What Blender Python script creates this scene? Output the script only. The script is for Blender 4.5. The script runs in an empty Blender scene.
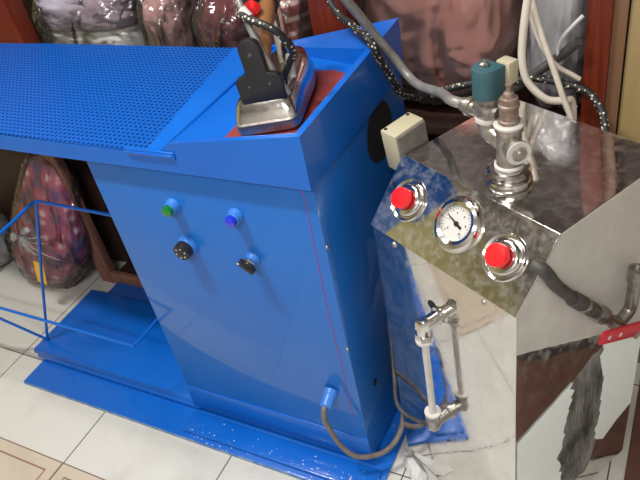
import bpy, bmesh, math, random
from mathutils import Vector, Matrix, noise

PI = math.pi
V = Vector
COL = bpy.context.scene.collection
I4 = Matrix.Identity(4)

# ------------------------------------------------------------------ materials
def nmat(name):
    m = bpy.data.materials.new(name); m.use_nodes = True
    nt = m.node_tree; nt.nodes.clear()
    out = nt.nodes.new('ShaderNodeOutputMaterial')
    return m, nt, out

def N(nt, t, **kw):
    n = nt.nodes.new(t)
    for k, v in kw.items():
        if k in n.inputs: n.inputs[k].default_value = v
        else: setattr(n, k, v)
    return n

def ramp(nt, fac, stops):
    r = nt.nodes.new('ShaderNodeValToRGB')
    e = r.color_ramp.elements
    while len(e) < len(stops): e.new(0.5)
    for i, (p, c) in enumerate(stops):
        e[i].position = p; e[i].color = (*c, 1) if len(c) == 3 else c
    nt.links.new(fac, r.inputs[0])
    return r

def pm(name, c, rough=0.5, metal=0.0, c2=None, nscale=8.0, bump=0.0, bscale=60.0, coat=0.0, rvar=0.0, stretch=None, spec=0.5, contrast=(0.35, 0.65), crough=0.12):
    m, nt, out = nmat(name)
    p = N(nt, 'ShaderNodeBsdfPrincipled')
    p.inputs['Roughness'].default_value = rough
    p.inputs['Metallic'].default_value = metal
    p.inputs['Specular IOR Level'].default_value = spec
    p.inputs['Coat Weight'].default_value = coat
    p.inputs['Coat Roughness'].default_value = crough
    p.inputs['Base Color'].default_value = (*c, 1)
    tc = N(nt, 'ShaderNodeTexCoord')
    vec = tc.outputs['Object']
    if stretch:
        mp = N(nt, 'ShaderNodeMapping'); mp.inputs['Scale'].default_value = stretch
        nt.links.new(vec, mp.inputs['Vector']); vec = mp.outputs[0]
    if c2 is not None or rvar:
        nz = N(nt, 'ShaderNodeTexNoise', Scale=nscale, Detail=6.0, Roughness=0.6)
        nt.links.new(vec, nz.inputs['Vector'])
        if c2 is not None:
            r = ramp(nt, nz.outputs[0], [(contrast[0], c), (contrast[1], c2)])
            nt.links.new(r.outputs[0], p.inputs['Base Color'])
        if rvar:
            mr = N(nt, 'ShaderNodeMapRange'); mr.inputs[1].default_value = .3; mr.inputs[2].default_value = .7
            mr.inputs[3].default_value = max(0, rough - rvar); mr.inputs[4].default_value = rough + rvar
            nt.links.new(nz.outputs[0], mr.inputs[0]); nt.links.new(mr.outputs[0], p.inputs['Roughness'])
    if bump:
        nb = N(nt, 'ShaderNodeTexNoise', Scale=bscale, Detail=3.0)
        nt.links.new(vec, nb.inputs['Vector'])
        b = N(nt, 'ShaderNodeBump', Strength=bump, Distance=0.01)
        nt.links.new(nb.outputs[0], b.inputs['Height']); nt.links.new(b.outputs[0], p.inputs['Normal'])
    nt.links.new(p.outputs[0], out.inputs[0])
    return m

BLUE = (0.002, 0.100, 0.48)
M = {}
M['blue'] = pm('blue_paint', BLUE, .34, c2=(0.003, 0.116, 0.52), nscale=5, bump=.03, bscale=45, coat=.30, crough=.06, rvar=.06, spec=.3)
M['blue_face'] = pm('blue_paint_face', (0.005, 0.112, 0.45), .42, c2=(0.008, 0.124, 0.47), nscale=4, bump=.012, bscale=22, coat=.50, crough=.04, rvar=.06, spec=.3)
M['blue_light'] = pm('pale_blue_paint', (0.035, 0.175, 0.58), .35, bump=.03)
M['worn_blue'] = pm('worn_blue_paint', (0.03, 0.14, 0.42), .5, c2=(0.24, 0.33, 0.48), nscale=55)
M['chrome'] = pm('chrome', (0.78, 0.77, 0.75), .14, 1.0, c2=(0.6, 0.58, 0.55), nscale=25, rvar=.06, bump=.04, bscale=80)
M['worn_steel'] = pm('worn_steel', (.48, .47, .45), .38, .9, c2=(.25, .22, .2), nscale=22, rvar=.1, bump=.06, bscale=90)
M['brass_grey'] = pm('dull_nickel', (0.50, 0.47, 0.43), .36, .85, c2=(0.30, 0.27, 0.24), nscale=60, bump=.12, bscale=150)
M['ptfe'] = pm('white_sealing_tape', (0.52, 0.505, 0.48), .6, bump=.1, bscale=200)
M['rust'] = pm('brown_brass', (0.17, 0.11, 0.085), .5, .4, c2=(0.30, 0.24, 0.2), nscale=70, bump=.15, bscale=180)
M['teal'] = pm('teal_plastic', (0.026, 0.085, 0.105), .55, c2=(0.032, 0.098, 0.118), nscale=20)
M['cream'] = pm('cream_plastic', (0.40, 0.365, 0.245), .45, c2=(0.44, 0.405, 0.28), nscale=12)
M['greyplate'] = pm('grey_plastic', (0.10, 0.095, 0.085), .4, c2=(0.16, 0.15, 0.13), nscale=40)
M['red'] = pm('red_plastic', (0.85, 0.012, 0.018), .3, coat=.3)
M['red_handle'] = pm('red_lever_paint', (0.50, 0.012, 0.030), .4)
M['black'] = pm('black_plastic', (0.012, 0.012, 0.014), .38)
M['rubber'] = pm('black_rubber', (0.035, 0.033, 0.031), .55, c2=(0.07, 0.065, 0.06), nscale=60, bump=.08)
M['green'] = pm('green_lens', (0.004, 0.16, 0.02), .12, coat=.8)
M['bluelens'] = pm('blue_lens', (0.012, 0.03, 0.55), .12, coat=.8)
M['silicone'] = pm('red_silicone', (0.23, 0.026, 0.026), .55, c2=(0.17, 0.026, 0.024), nscale=14, bump=.15, bscale=120)
M['tan'] = pm('tan_wood', (0.25, 0.115, 0.045), .45, c2=(0.17, 0.07, 0.03), nscale=9, stretch=(1, .2, .2))
M['redwood'] = pm('red_brown_wood', (0.165, 0.024, 0.008), .48, c2=(0.095, 0.013, 0.006), nscale=16, stretch=(6, 6, .35), bump=.03, spec=.3)
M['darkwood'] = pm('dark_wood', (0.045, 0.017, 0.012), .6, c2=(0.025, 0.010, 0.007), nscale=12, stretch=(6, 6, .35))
M['palewood'] = pm('worn_wood', (0.27, 0.13, 0.09), .6, c2=(0.16, 0.065, 0.045), nscale=14, stretch=(5, 5, .4))
M['beige'] = pm('beige_panel', (0.27, 0.195, 0.085), .5, c2=(0.30, 0.22, 0.10), nscale=5, stretch=(4, 4, .4))
M['tanstrip'] = pm('tan_strip', (0.19, 0.098, 0.052), .5)
def two_tone():
    m, nt, out = nmat('two_tone_wall_paint')
    p = N(nt, 'ShaderNodeBsdfPrincipled', Roughness=.8)
    g = N(nt, 'ShaderNodeNewGeometry'); sx = N(nt, 'ShaderNodeSeparateXYZ'); nt.links.new(g.outputs['Position'], sx.inputs[0])
    gt = N(nt, 'ShaderNodeMath', operation='GREATER_THAN'); gt.inputs[1].default_value = 2.42; nt.links.new(sx.outputs[2], gt.inputs[0])
    mi = N(nt, 'ShaderNodeMixRGB'); nt.links.new(gt.outputs[0], mi.inputs[0]); mi.inputs[1].default_value = (.46, .42, .19, 1); mi.inputs[2].default_value = (.40, .37, .36, 1)
    nt.links.new(mi.outputs[0], p.inputs['Base Color']); nt.links.new(p.outputs[0], out.inputs[0]); return m
M['yellow_wall'] = two_tone()
M['grey_wall'] = pm('grey_wall_paint', (0.42, 0.40, 0.38), .85)
M['dark_wall'] = pm('dark_brown_wall', (0.05, 0.03, 0.028), .85)
M['ceiling'] = pm('ceiling_paint', (0.50, 0.46, 0.45), .9)
M['hosegrey'] = pm('grey_flexible_hose', (0.19, 0.19, 0.185), .42, .3, c2=(0.29, 0.285, 0.27), nscale=40, bump=.05, bscale=250)
M['whitehose'] = pm('white_rubber_hose', (0.66, 0.61, 0.53), .45, c2=(0.58, 0.52, 0.44), nscale=30)
M['cordgrey'] = pm('grey_brown_cord', (0.17, 0.15, 0.135), .55, c2=(0.11, 0.095, 0.085), nscale=40)
M['film_white'] = pm('white_protective_film', (0.88, 0.95, 0.93), .30, coat=.2)
M['film_grey'] = pm('dull_grey_film', (.60, .585, .55), .38, .15, c2=(.52, .505, .475), nscale=14, rvar=.08, bump=.05, bscale=60)
M['adhesive'] = pm('grey_adhesive_residue', (0.06, 0.06, 0.058), .5, .35, c2=(0.34, 0.34, 0.33), nscale=13, stretch=(1, 2, .7), bump=.5, bscale=50)
M['film_scrap'] = pm('dirty_white_film', (0.62, 0.62, 0.60), .5, c2=(0.50, 0.50, 0.49), nscale=20)
M['dial'] = pm('white_dial', (0.52, 0.52, 0.49), .35, coat=.5)
M['glass_tube'] = pm('dirty_gauge_tube', (0.55, 0.54, 0.50), .22, coat=.6, c2=(0.42, 0.40, 0.37), nscale=40)
M['matbrown'] = pm('brown_mat', (0.115, 0.052, 0.037), .75, c2=(0.095, 0.042, 0.03), nscale=30, bump=.2, bscale=300)
M['matdark'] = pm('dark_mat_edge', (0.020, 0.020, 0.020), .7)
M['redline'] = pm('red_marker', (0.40, 0.01, 0.10), .6)
M['chip'] = pm('bare_undercoat', (0.62, 0.62, 0.62), .5)
M['yellowtag'] = pm('yellow_paper', (0.75, 0.42, 0.035), .6)
M['pipe_steel'] = pm('galvanised_pipe', (0.36, 0.35, 0.33), .35, .8, c2=(0.24, 0.22, 0.2), nscale=50, bump=.08)
M['hole'] = pm('dark_opening', (0.006, 0.006, 0.008), .8)

def steel(grime=0.0):
    m, nt, out = nmat('polished_steel')
    p = N(nt, 'ShaderNodeBsdfPrincipled', Metallic=1.0, Roughness=.06)
    tc = N(nt, 'ShaderNodeTexCoord')
    a = N(nt, 'ShaderNodeTexNoise', Scale=9.0, Detail=8.0, Roughness=.7); nt.links.new(tc.outputs['Object'], a.inputs['Vector'])
    r = ramp(nt, a.outputs[0], [(.38, (.74, .725, .70)), (.72, (.60, .585, .56))]); nt.links.new(r.outputs[0], p.inputs['Base Color'])
    b = N(nt, 'ShaderNodeTexNoise', Scale=34.0, Detail=9.0, Roughness=.75); nt.links.new(tc.outputs['Object'], b.inputs['Vector'])
    mr = N(nt, 'ShaderNodeMapRange'); mr.inputs[1].default_value = .45; mr.inputs[2].default_value = .75
    mr.inputs[3].default_value = .05; mr.inputs[4].default_value = .30
    nt.links.new(b.outputs[0], mr.inputs[0]); nt.links.new(mr.outputs[0], p.inputs['Roughness'])
    w = N(nt, 'ShaderNodeTexNoise', Scale=5.0, Detail=1.0); nt.links.new(tc.outputs['Object'], w.inputs['Vector'])
    bp = N(nt, 'ShaderNodeBump', Strength=.10, Distance=.02); nt.links.new(w.outputs[0], bp.inputs['Height'])
    nt.links.new(bp.outputs[0], p.inputs['Normal'])
    if grime:
        d = N(nt, 'ShaderNodeBsdfDiffuse'); d.inputs[0].default_value = (.62, .60, .57, 1)
        q = N(nt, 'ShaderNodeTexNoise', Scale=46.0, Detail=8.0, Roughness=.72, Distortion=.2); nt.links.new(tc.outputs['Object'], q.inputs['Vector'])
        k = N(nt, 'ShaderNodeMapRange'); k.inputs[1].default_value = .46; k.inputs[2].default_value = .80; k.inputs[3].default_value = 0; k.inputs[4].default_value = grime
        nt.links.new(q.outputs[0], k.inputs[0])
        mx = N(nt, 'ShaderNodeMixShader'); nt.links.new(k.outputs[0], mx.inputs[0]); nt.links.new(p.outputs[0], mx.inputs[1]); nt.links.new(d.outputs[0], mx.inputs[2])
        nt.links.new(mx.outputs[0], out.inputs[0])
    else: nt.links.new(p.outputs[0], out.inputs[0])
    return m
M['steel'] = steel(.10)
M['steel_grimy'] = steel(.28)

def perforated():
    m, nt, out = nmat('perforated_blue_sheet')
    p = N(nt, 'ShaderNodeBsdfPrincipled', Roughness=.34)
    p.inputs['Base Color'].default_value = (.003, .084, .40, 1); p.inputs['Specular IOR Level'].default_value = .4
    tc = N(nt, 'ShaderNodeTexCoord')
    sx = N(nt, 'ShaderNodeSeparateXYZ'); nt.links.new(tc.outputs['Object'], sx.inputs[0])
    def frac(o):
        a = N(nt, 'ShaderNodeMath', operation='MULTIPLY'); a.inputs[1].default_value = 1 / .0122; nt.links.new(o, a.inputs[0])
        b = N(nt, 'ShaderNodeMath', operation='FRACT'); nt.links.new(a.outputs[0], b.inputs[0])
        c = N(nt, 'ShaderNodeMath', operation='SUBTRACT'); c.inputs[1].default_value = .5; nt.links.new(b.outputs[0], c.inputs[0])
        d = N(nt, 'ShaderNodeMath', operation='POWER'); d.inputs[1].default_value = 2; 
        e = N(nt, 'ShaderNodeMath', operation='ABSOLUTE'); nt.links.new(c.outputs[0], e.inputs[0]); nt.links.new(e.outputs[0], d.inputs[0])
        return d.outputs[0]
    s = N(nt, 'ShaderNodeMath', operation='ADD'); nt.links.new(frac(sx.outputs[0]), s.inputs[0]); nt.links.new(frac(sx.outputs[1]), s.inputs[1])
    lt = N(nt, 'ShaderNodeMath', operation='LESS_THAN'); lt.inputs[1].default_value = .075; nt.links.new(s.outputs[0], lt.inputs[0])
    hole = N(nt, 'ShaderNodeBsdfPrincipled', Roughness=.7)          # holes are painted dots, the shade inside them put into the colour
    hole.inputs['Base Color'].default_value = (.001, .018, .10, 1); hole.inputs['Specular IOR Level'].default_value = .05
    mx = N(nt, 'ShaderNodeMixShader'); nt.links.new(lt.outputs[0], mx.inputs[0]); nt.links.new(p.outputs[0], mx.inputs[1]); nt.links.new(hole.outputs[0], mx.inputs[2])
    nt.links.new(mx.outputs[0], out.inputs[0])
    return m
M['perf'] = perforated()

def plastic_film(name, white=.0, stretch=(1.5, 1, .6), scale=7.5, dist=.045, add=.03):
    m, nt, out = nmat(name)
    tc = N(nt, 'ShaderNodeTexCoord')
    mp = N(nt, 'ShaderNodeMapping'); mp.inputs['Scale'].default_value = stretch; nt.links.new(tc.outputs['Object'], mp.inputs['Vector'])
    nz = N(nt, 'ShaderNodeTexNoise', Scale=scale, Detail=3.0, Roughness=.5, Distortion=1.1, noise_type='RIDGED_MULTIFRACTAL'); nt.links.new(mp.outputs[0], nz.inputs['Vector'])
    b = N(nt, 'ShaderNodeBump', Strength=1.0, Distance=dist); nt.links.new(nz.outputs[0], b.inputs['Height'])
    g = N(nt, 'ShaderNodeBsdfGlossy', Roughness=.16); nt.links.new(b.outputs[0], g.inputs['Normal'])
    t = N(nt, 'ShaderNodeBsdfTransparent')
    d = N(nt, 'ShaderNodeBsdfDiffuse'); d.inputs[0].default_value = (.8, .8, .82, 1); nt.links.new(b.outputs[0], d.inputs['Normal'])
    fr = N(nt, 'ShaderNodeFresnel', IOR=1.5); nt.links.new(b.outputs[0], fr.inputs['Normal'])
    ad = N(nt, 'ShaderNodeMath', operation='ADD'); ad.inputs[1].default_value = add; nt.links.new(fr.outputs[0], ad.inputs[0])
    m0 = N(nt, 'ShaderNodeMixShader'); m0.inputs[0].default_value = .025 + white
    nt.links.new(t.outputs[0], m0.inputs[1]); nt.links.new(d.outputs[0], m0.inputs[2])
    mx = N(nt, 'ShaderNodeMixShader'); nt.links.new(ad.outputs[0], mx.inputs[0]); nt.links.new(m0.outputs[0], mx.inputs[1]); nt.links.new(g.outputs[0], mx.inputs[2])
    nt.links.new(mx.outputs[0], out.inputs[0])
    return m
M['film'] = plastic_film('clear_plastic_film')
M['film_soft'] = plastic_film('soft_plastic_film', .03, (1.0, 1, .55), 7.0, .045, .02)
M['film_milky'] = plastic_film('milky_plastic_film', .24)

def cloth(name, c, c2, scale=6, pat=None, stretch=(1, 1, 1)):
    return pm(name, c, .85, c2=c2, nscale=scale, bump=.5, bscale=14, stretch=stretch, spec=.2)

def stripes(name, c, c2, freq):
    m, nt, out = nmat(name)
    p = N(nt, 'ShaderNodeBsdfPrincipled', Roughness=.85)
    tc = N(nt, 'ShaderNodeTexCoord'); w = N(nt, 'ShaderNodeTexWave', Scale=freq, Distortion=1.5); w.bands_direction = 'Z'
    nt.links.new(tc.outputs['Object'], w.inputs['Vector'])
    r = ramp(nt, w.outputs[0], [(.62, c), (.9, c2)]); nt.links.new(r.outputs[0], p.inputs['Base Color'])
    nt.links.new(p.outputs[0], out.inputs[0]); return m

def patterned(name):
    m, nt, out = nmat(name)
    p = N(nt, 'ShaderNodeBsdfPrincipled', Roughness=.85)
    tc = N(nt, 'ShaderNodeTexCoord'); v = N(nt, 'ShaderNodeTexVoronoi', Scale=19.0); nt.links.new(tc.outputs['Object'], v.inputs['Vector'])
    r = ramp(nt, v.outputs['Distance'], [(.14, (.85, .62, .66)), (.30, (.52, .12, .19)), (.55, (.36, .07, .15)), (.8, (.10, .06, .18))])
    nt.links.new(r.outputs[0], p.inputs['Base Color']); nt.links.new(p.outputs[0], out.inputs[0]); return m

def braid():
    m, nt, out = nmat('black_braided_sleeve')
    p = N(nt, 'ShaderNodeBsdfPrincipled', Roughness=.6)
    tc = N(nt, 'ShaderNodeTexCoord'); v = N(nt, 'ShaderNodeTexVoronoi', Scale=120.0); nt.links.new(tc.outputs['Object'], v.inputs['Vector'])
    r = ramp(nt, v.outputs['Distance'], [(.20, (.62, .57, .42)), (.30, (.010, .010, .012))])
    nt.links.new(r.outputs[0], p.inputs['Base Color']); nt.links.new(p.outputs[0], out.inputs[0]); return m
M['braid'] = braid()

def tile(name, a, b, grout, sx, sy, ox, oy, gw=.0035, inset=None):
    m, nt, out = nmat(name)
    p = N(nt, 'ShaderNodeBsdfPrincipled', Roughness=.22)
    g = N(nt, 'ShaderNodeNewGeometry'); s = N(nt, 'ShaderNodeSeparateXYZ'); nt.links.new(g.outputs['Position'], s.inputs[0])
    def edge(o, per, off, w):
        q = N(nt, 'ShaderNodeMath', operation='SUBTRACT'); q.inputs[1].default_value = off; nt.links.new(o, q.inputs[0])
        q2 = N(nt, 'ShaderNodeMath', operation='PINGPONG'); q2.inputs[1].default_value = per / 2; nt.links.new(q.outputs[0], q2.inputs[0])
        return q2.outputs[0]
    ex = edge(s.outputs[0], sx, ox, gw); ey = edge(s.outputs[1], sy, oy, gw)
    mn = N(nt, 'ShaderNodeMath', operation='MINIMUM'); nt.links.new(ex, mn.inputs[0]); nt.links.new(ey, mn.inputs[1])
    lt = N(nt, 'ShaderNodeMath', operation='LESS_THAN'); lt.inputs[1].default_value = gw / 2; nt.links.new(mn.outputs[0], lt.inputs[0])
    nz = N(nt, 'ShaderNodeTexNoise', Scale=3.2, Detail=9.0, Roughness=.62, Distortion=.9); nt.links.new(g.outputs['Position'], nz.inputs['Vector'])
    r = ramp(nt, nz.outputs[0], [(.30, b), (.48, a), (.62, a), (.75, b)])
    col = r.outputs[0]
    if inset:
        d, w, c = inset
        sb = N(nt, 'ShaderNodeMath', operation='SUBTRACT'); sb.inputs[1].default_value = d; nt.links.new(mn.outputs[0], sb.inputs[0])
        ab = N(nt, 'ShaderNodeMath', operation='ABSOLUTE'); nt.links.new(sb.outputs[0], ab.inputs[0])
        l2 = N(nt, 'ShaderNodeMath', operation='LESS_THAN'); l2.inputs[1].default_value = w / 2; nt.links.new(ab.outputs[0], l2.inputs[0])
        mi = N(nt, 'ShaderNodeMixRGB'); nt.links.new(l2.outputs[0], mi.inputs[0]); nt.links.new(col, mi.inputs[1]); mi.inputs[2].default_value = (*c, 1); col = mi.outputs[0]
    mi = N(nt, 'ShaderNodeMixRGB'); nt.links.new(lt.outputs[0], mi.inputs[0]); nt.links.new(col, mi.inputs[1]); mi.inputs[2].default_value = (*grout, 1)
    nt.links.new(mi.outputs[0], p.inputs['Base Color']); nt.links.new(p.outputs[0], out.inputs[0])
    return m
M['tile'] = tile('white_marble_tile', (.55, .545, .51), (.46, .45, .415), (.10, .09, .08), .43, .43, .072, .017)
M['tile2'] = tile('beige_patterned_tile', (.48, .415, .34), (.42, .355, .285), (.16, .11, .09), .43, .43, -.788, -.249, .006, (.035, .005, (.25, .15, .11)))

# ------------------------------------------------------------------ mesh helpers
class B:
    """collects shapes, then links them as one mesh object"""
    def __init__(s): s.bm = bmesh.new()
    def poly(s, vs, faces):
        b = [s.bm.verts.new(v) for v in vs]
        for f in faces: s.bm.faces.new([b[i] for i in f])
        return b
    def box(s, a, c, bev=0.0, M4=None):
        x0, y0, z0 = a; x1, y1, z1 = c
        t = bmesh.new()
        vs = [t.verts.new(p) for p in ((x0,y0,z0),(x1,y0,z0),(x1,y1,z0),(x0,y1,z0),(x0,y0,z1),(x1,y0,z1),(x1,y1,z1),(x0,y1,z1))]
        for f in ((3,2,1,0),(4,5,6,7),(0,1,5,4),(1,2,6,5),(2,3,7,6),(3,0,4,7)): t.faces.new([vs[i] for i in f])
        return s._add(t, bev, M4)
    def prism(s, pts, axis, a, c, bev=0.0, M4=None):
        """outline pts extruded along an axis from a to c"""
        t = bmesh.new()
        def mk(p, h):
            return {'x': (h, p[0], p[1]), 'y': (p[0], h, p[1]), 'z': (p[0], p[1], h)}[axis]
        lo = [t.verts.new(mk(p, a)) for p in pts]; hi = [t.verts.new(mk(p, c)) for p in pts]
        n = len(pts)
        t.faces.new(lo[::-1]); t.faces.new(hi)
        for i in range(n): t.faces.new((lo[i], lo[(i+1) % n], hi[(i+1) % n], hi[i]))
        bmesh.ops.recalc_face_normals(t, faces=t.faces)
        return s._add(t, bev, M4)
    def _add(s, t, bev, M4):
        if bev: bmesh.ops.bevel(t, geom=list(t.edges), offset=bev, segments=2, affect='EDGES', profile=.5)
        if M4 is not None: t.transform(M4)
        me = bpy.data.meshes.new('tmp'); t.to_mesh(me); t.free(); s.bm.from_mesh(me); bpy.data.meshes.remove(me)
        return s
    def lathe(s, prof, M4=None, seg=32):
        """profile (radius, height) about z"""
        t = bmesh.new(); rings = []
        for r, h in prof:
            if r < 1e-6: rings.append([t.verts.new((0, 0, h))])
            else: rings.append([t.verts.new((r*math.cos(2*PI*i/seg), r*math.sin(2*PI*i/seg), h)) for i in range(seg)])
        for a, b in zip(rings, rings[1:]):
            for i in range(seg):
                j = (i+1) % seg
                if len(a) == 1 and len(b) == 1: continue
                if len(a) == 1: t.faces.new((a[0], b[j], b[i]))
                elif len(b) == 1: t.faces.new((a[i], a[j], b[0]))
                else: t.faces.new((a[i], a[j], b[j], b[i]))
        if len(rings[0]) > 1: t.faces.new(rings[0][::-1])
        if len(rings[-1]) > 1: t.faces.new(rings[-1])
        bmesh.ops.recalc_face_normals(t, faces=t.faces)
        return s._add(t, 0, M4)
    def tube(s, pts, r, seg=12, sub=6, M4=None, smooth=True, radii=None, closed_caps=True):
        P = [V(p) for p in pts]
        if smooth and len(P) > 2:
            Q = []
            for i in range(len(P)-1):
                p0 = P[max(i-1, 0)]; p1 = P[i]; p2 = P[i+1]; p3 = P[min(i+2, len(P)-1)]
                for k in range(sub):
                    t = k/sub
                    Q.append(.5*((2*p1) + (p2-p0)*t + (2*p0-5*p1+4*p2-p3)*t*t + (3*p1-p0-3*p2+p3)*t**3))
            Q.append(P[-1]); P = Q
        t = bmesh.new(); rings = []
        tan = (P[1]-P[0]).normalized(); up = V((0, 0, 1)) if abs(tan.z) < .9 else V((1, 0, 0))
        nrm = tan.cross(up).normalized()
        for i, p in enumerate(P):
            tn = ((P[min(i+1, len(P)-1)] - P[max(i-1, 0)])).normalized()
            nrm = (nrm - tn*nrm.dot(tn)).normalized(); bn = tn.cross(nrm)
            rr = r if radii is None else radii(i/(len(P)-1))
            rings.append([t.verts.new(p + rr*(nrm*math.cos(2*PI*k/seg) + bn*math.sin(2*PI*k/seg))) for k in range(seg)])
        for a, b in zip(rings, rings[1:]):
            for k in range(seg):
                j = (k+1) % seg; t.faces.new((a[k], a[j], b[j], b[k]))
        t.faces.new(rings[0][::-1]); t.faces.new(rings[-1])
        bmesh.ops.recalc_face_normals(t, faces=t.faces)
        return s._add(t, 0, M4)
    def build(s, name, mat, parent=None, M4=None, smooth=True, angle=.6):
        bm = s.bm
        if M4 is not None: bm.transform(M4)
        xs = [v.co for v in bm.verts]
        lo = V((min(c.x for c in xs), min(c.y for c in xs), min(c.z for c in xs)))
        hi = V((max(c.x for c in xs), max(c.y for c in xs), max(c.z for c in xs)))
        c = V(((lo.x+hi.x)/2, (lo.y+hi.y)/2, lo.z))
        bmesh.ops.translate(bm, verts=bm.verts, vec=-c)
        for f in bm.faces: f.smooth = smooth
        if smooth:
            for e in bm.edges:
                if len(e.link_faces) == 2 and e.calc_face_angle(0) > angle: e.smooth = False
        me = bpy.data.meshes.new(name); bm.to_mesh(me); bm.free()
        mats = mat if isinstance(mat, (list, tuple)) else [mat]
        for m in mats: me.materials.append(m)
        o = bpy.data.objects.new(name, me); COL.objects.link(o)
        o['wl'] = [c.x, c.y, c.z]
        if parent is not None:
            o.parent = parent; o.location = c - V(parent['wl'])
        else: o.location = c
        return o

def empty(name, loc):
    o = bpy.data.objects.new(name, None); COL.objects.link(o); o.location = loc; o['wl'] = list(loc); o.empty_display_size = .05
    return o
def tag(o, label=None, cat=None, group=None, kind=None):
    if label: o['label'] = label
    if cat: o['category'] = cat
    if group: o['group'] = group
    if kind: o['kind'] = kind
    return o
def struct(o): o['kind'] = 'structure'; return o

def axis_mat(origin, zdir, xdir=None):
    """matrix whose z axis is zdir, placed at origin"""
    z = V(zdir).normalized(); x = V(xdir) if xdir else (V((1, 0, 0)) if abs(z.x) < .9 else V((0, 1, 0)))
    x = (x - z*x.dot(z)).normalized(); y = z.cross(x)
    m = Matrix((x, y, z)).transposed().to_4x4(); m.translation = V(origin); return m

# ------------------------------------------------------------------ camera
cam = bpy.data.cameras.new('camera'); co = bpy.data.objects.new('camera', cam); COL.objects.link(co)
yaw, pitch, roll = 0.58716, 0.65759, -0.21886
d = V((-math.sin(yaw)*math.cos(pitch), math.cos(yaw)*math.cos(pitch), -math.sin(pitch)))
r = V((math.cos(yaw), math.sin(yaw), 0)); u = r.cross(d)
c_, s_ = math.cos(roll), math.sin(roll)
R_, U_ = c_*r + s_*u, -s_*r + c_*u
mw = Matrix((R_, U_, -d)).transposed().to_4x4(); mw.translation = V((.52178, -.78555, 1.44868))
co.matrix_world = mw
cam.sensor_width = 36; cam.lens = 682.6/640*36; cam.clip_start = .02
bpy.context.scene.camera = co

# ------------------------------------------------------------------ room
X0, X1, Y0, Y1, ZC = -2.5, 1.9, -2.6, 1.15, 2.65
b = B(); b.box((X0, Y0, -.05), (X1, Y1, 0)); struct(b.build('floor', M['tile'], smooth=False))
b = B(); b.box((X0, -.95, 0.0), (-.36, -.249, .0015)); struct(b.build('floor_border', M['tile2'], smooth=False))
b = B(); b.box((X0, Y0, ZC), (X1, Y1, ZC+.05)); struct(b.build('ceiling', M['ceiling'], smooth=False))
b = B(); b.box((X0-.05, Y0, 0), (X0, Y1, ZC)); struct(b.build('wall_left', M['yellow_wall'], smooth=False))
b = B(); b.box((X1, Y0, 0), (X1+.05, Y1, ZC)); struct(b.build('wall_right', M['grey_wall'], smooth=False))
b = B(); b.box((X0, Y0-.05, 0), (X1, Y0, ZC)); struct(b.build('wall_front', M['grey_wall'], smooth=False))
b = B(); b.box((X0, Y1, 0), (X1, Y1+.05, ZC)); struct(b.build('wall_back', M['dark_wall'], smooth=False))
# red-brown frame post, its lighter strip and the beige panel beyond it
b = B(); b.box((.345, .50, 0), (.389, .58, ZC), .002); struct(b.build('trim_1', M['redwood']))
b = B(); b.box((.389, .512, 0), (.4135, .58, ZC), .001); struct(b.build('trim_2', M['tanstrip']))
b = B(); b.box((.4165, .52, 0), (X1, .56, .975), .001); struct(b.build('wall_partition', M['beige']))
b = B(); b.box((.4165, .53, .975), (X1, .56, ZC), .001); struct(b.build('wall_partition_upper', M['darkwood']))

# ------------------------------------------------------------------ shelving behind
sh = empty('shelving_unit', (-1.0, .8, 0))
tag(sh, 'red-brown wooden shelving along the back wall holding the bagged laundry', 'shelving')
for x0, x1 in ((-1.45, -1.195), (-.232, -.140)):
    b = B(); b.box((x0, .50, 0), (x1, .56, 2.2), .003); b.build('post', M['redwood'], sh)
b = B(); b.box((-2.3, .56, .60), (.345, 1.1, .625), .002); b.build('shelf_board', M['darkwood'], sh)
b = B(); b.box((-2.3, 1.1, 0), (.345, 1.12, 2.2)); b.build('back_panel', M['darkwood'], sh)

lo = empty('floor_cabinet', (-.9, .6, 0))
tag(lo, 'low open wooden cabinet on the floor under the blue table', 'cabinet')
b = B(); b.box((-1.19, .38, 0), (-1.132, .41, .58), .003); b.build('post', M['palewood'], lo)
b = B(); b.box((-1.132, .38, 0), (-.30, .40, .05), .003); b.build('bottom_rail', M['palewood'], lo)
b = B(); b.box((-1.132, .40, .0), (-.30, .486, .03), .002); b.build('bottom_board', M['darkwood'], lo)
b = B(); b.box((-2.0, .38, .58), (-.30, .495, .60), .002); b.build('top_board', M['darkwood'], lo)
b = B(); b.box((-.32, .40, .03), (-.30, .485, .58), .002); b.build('side_panel', M['darkwood'], lo)
b = B(); b.box((-2.0, .487, .0), (-.30, .497, .58), .001); b.build('back_panel', M['darkwood'], lo)  # dark sheet added behind the opening, its colour stands in for interior shade

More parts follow.
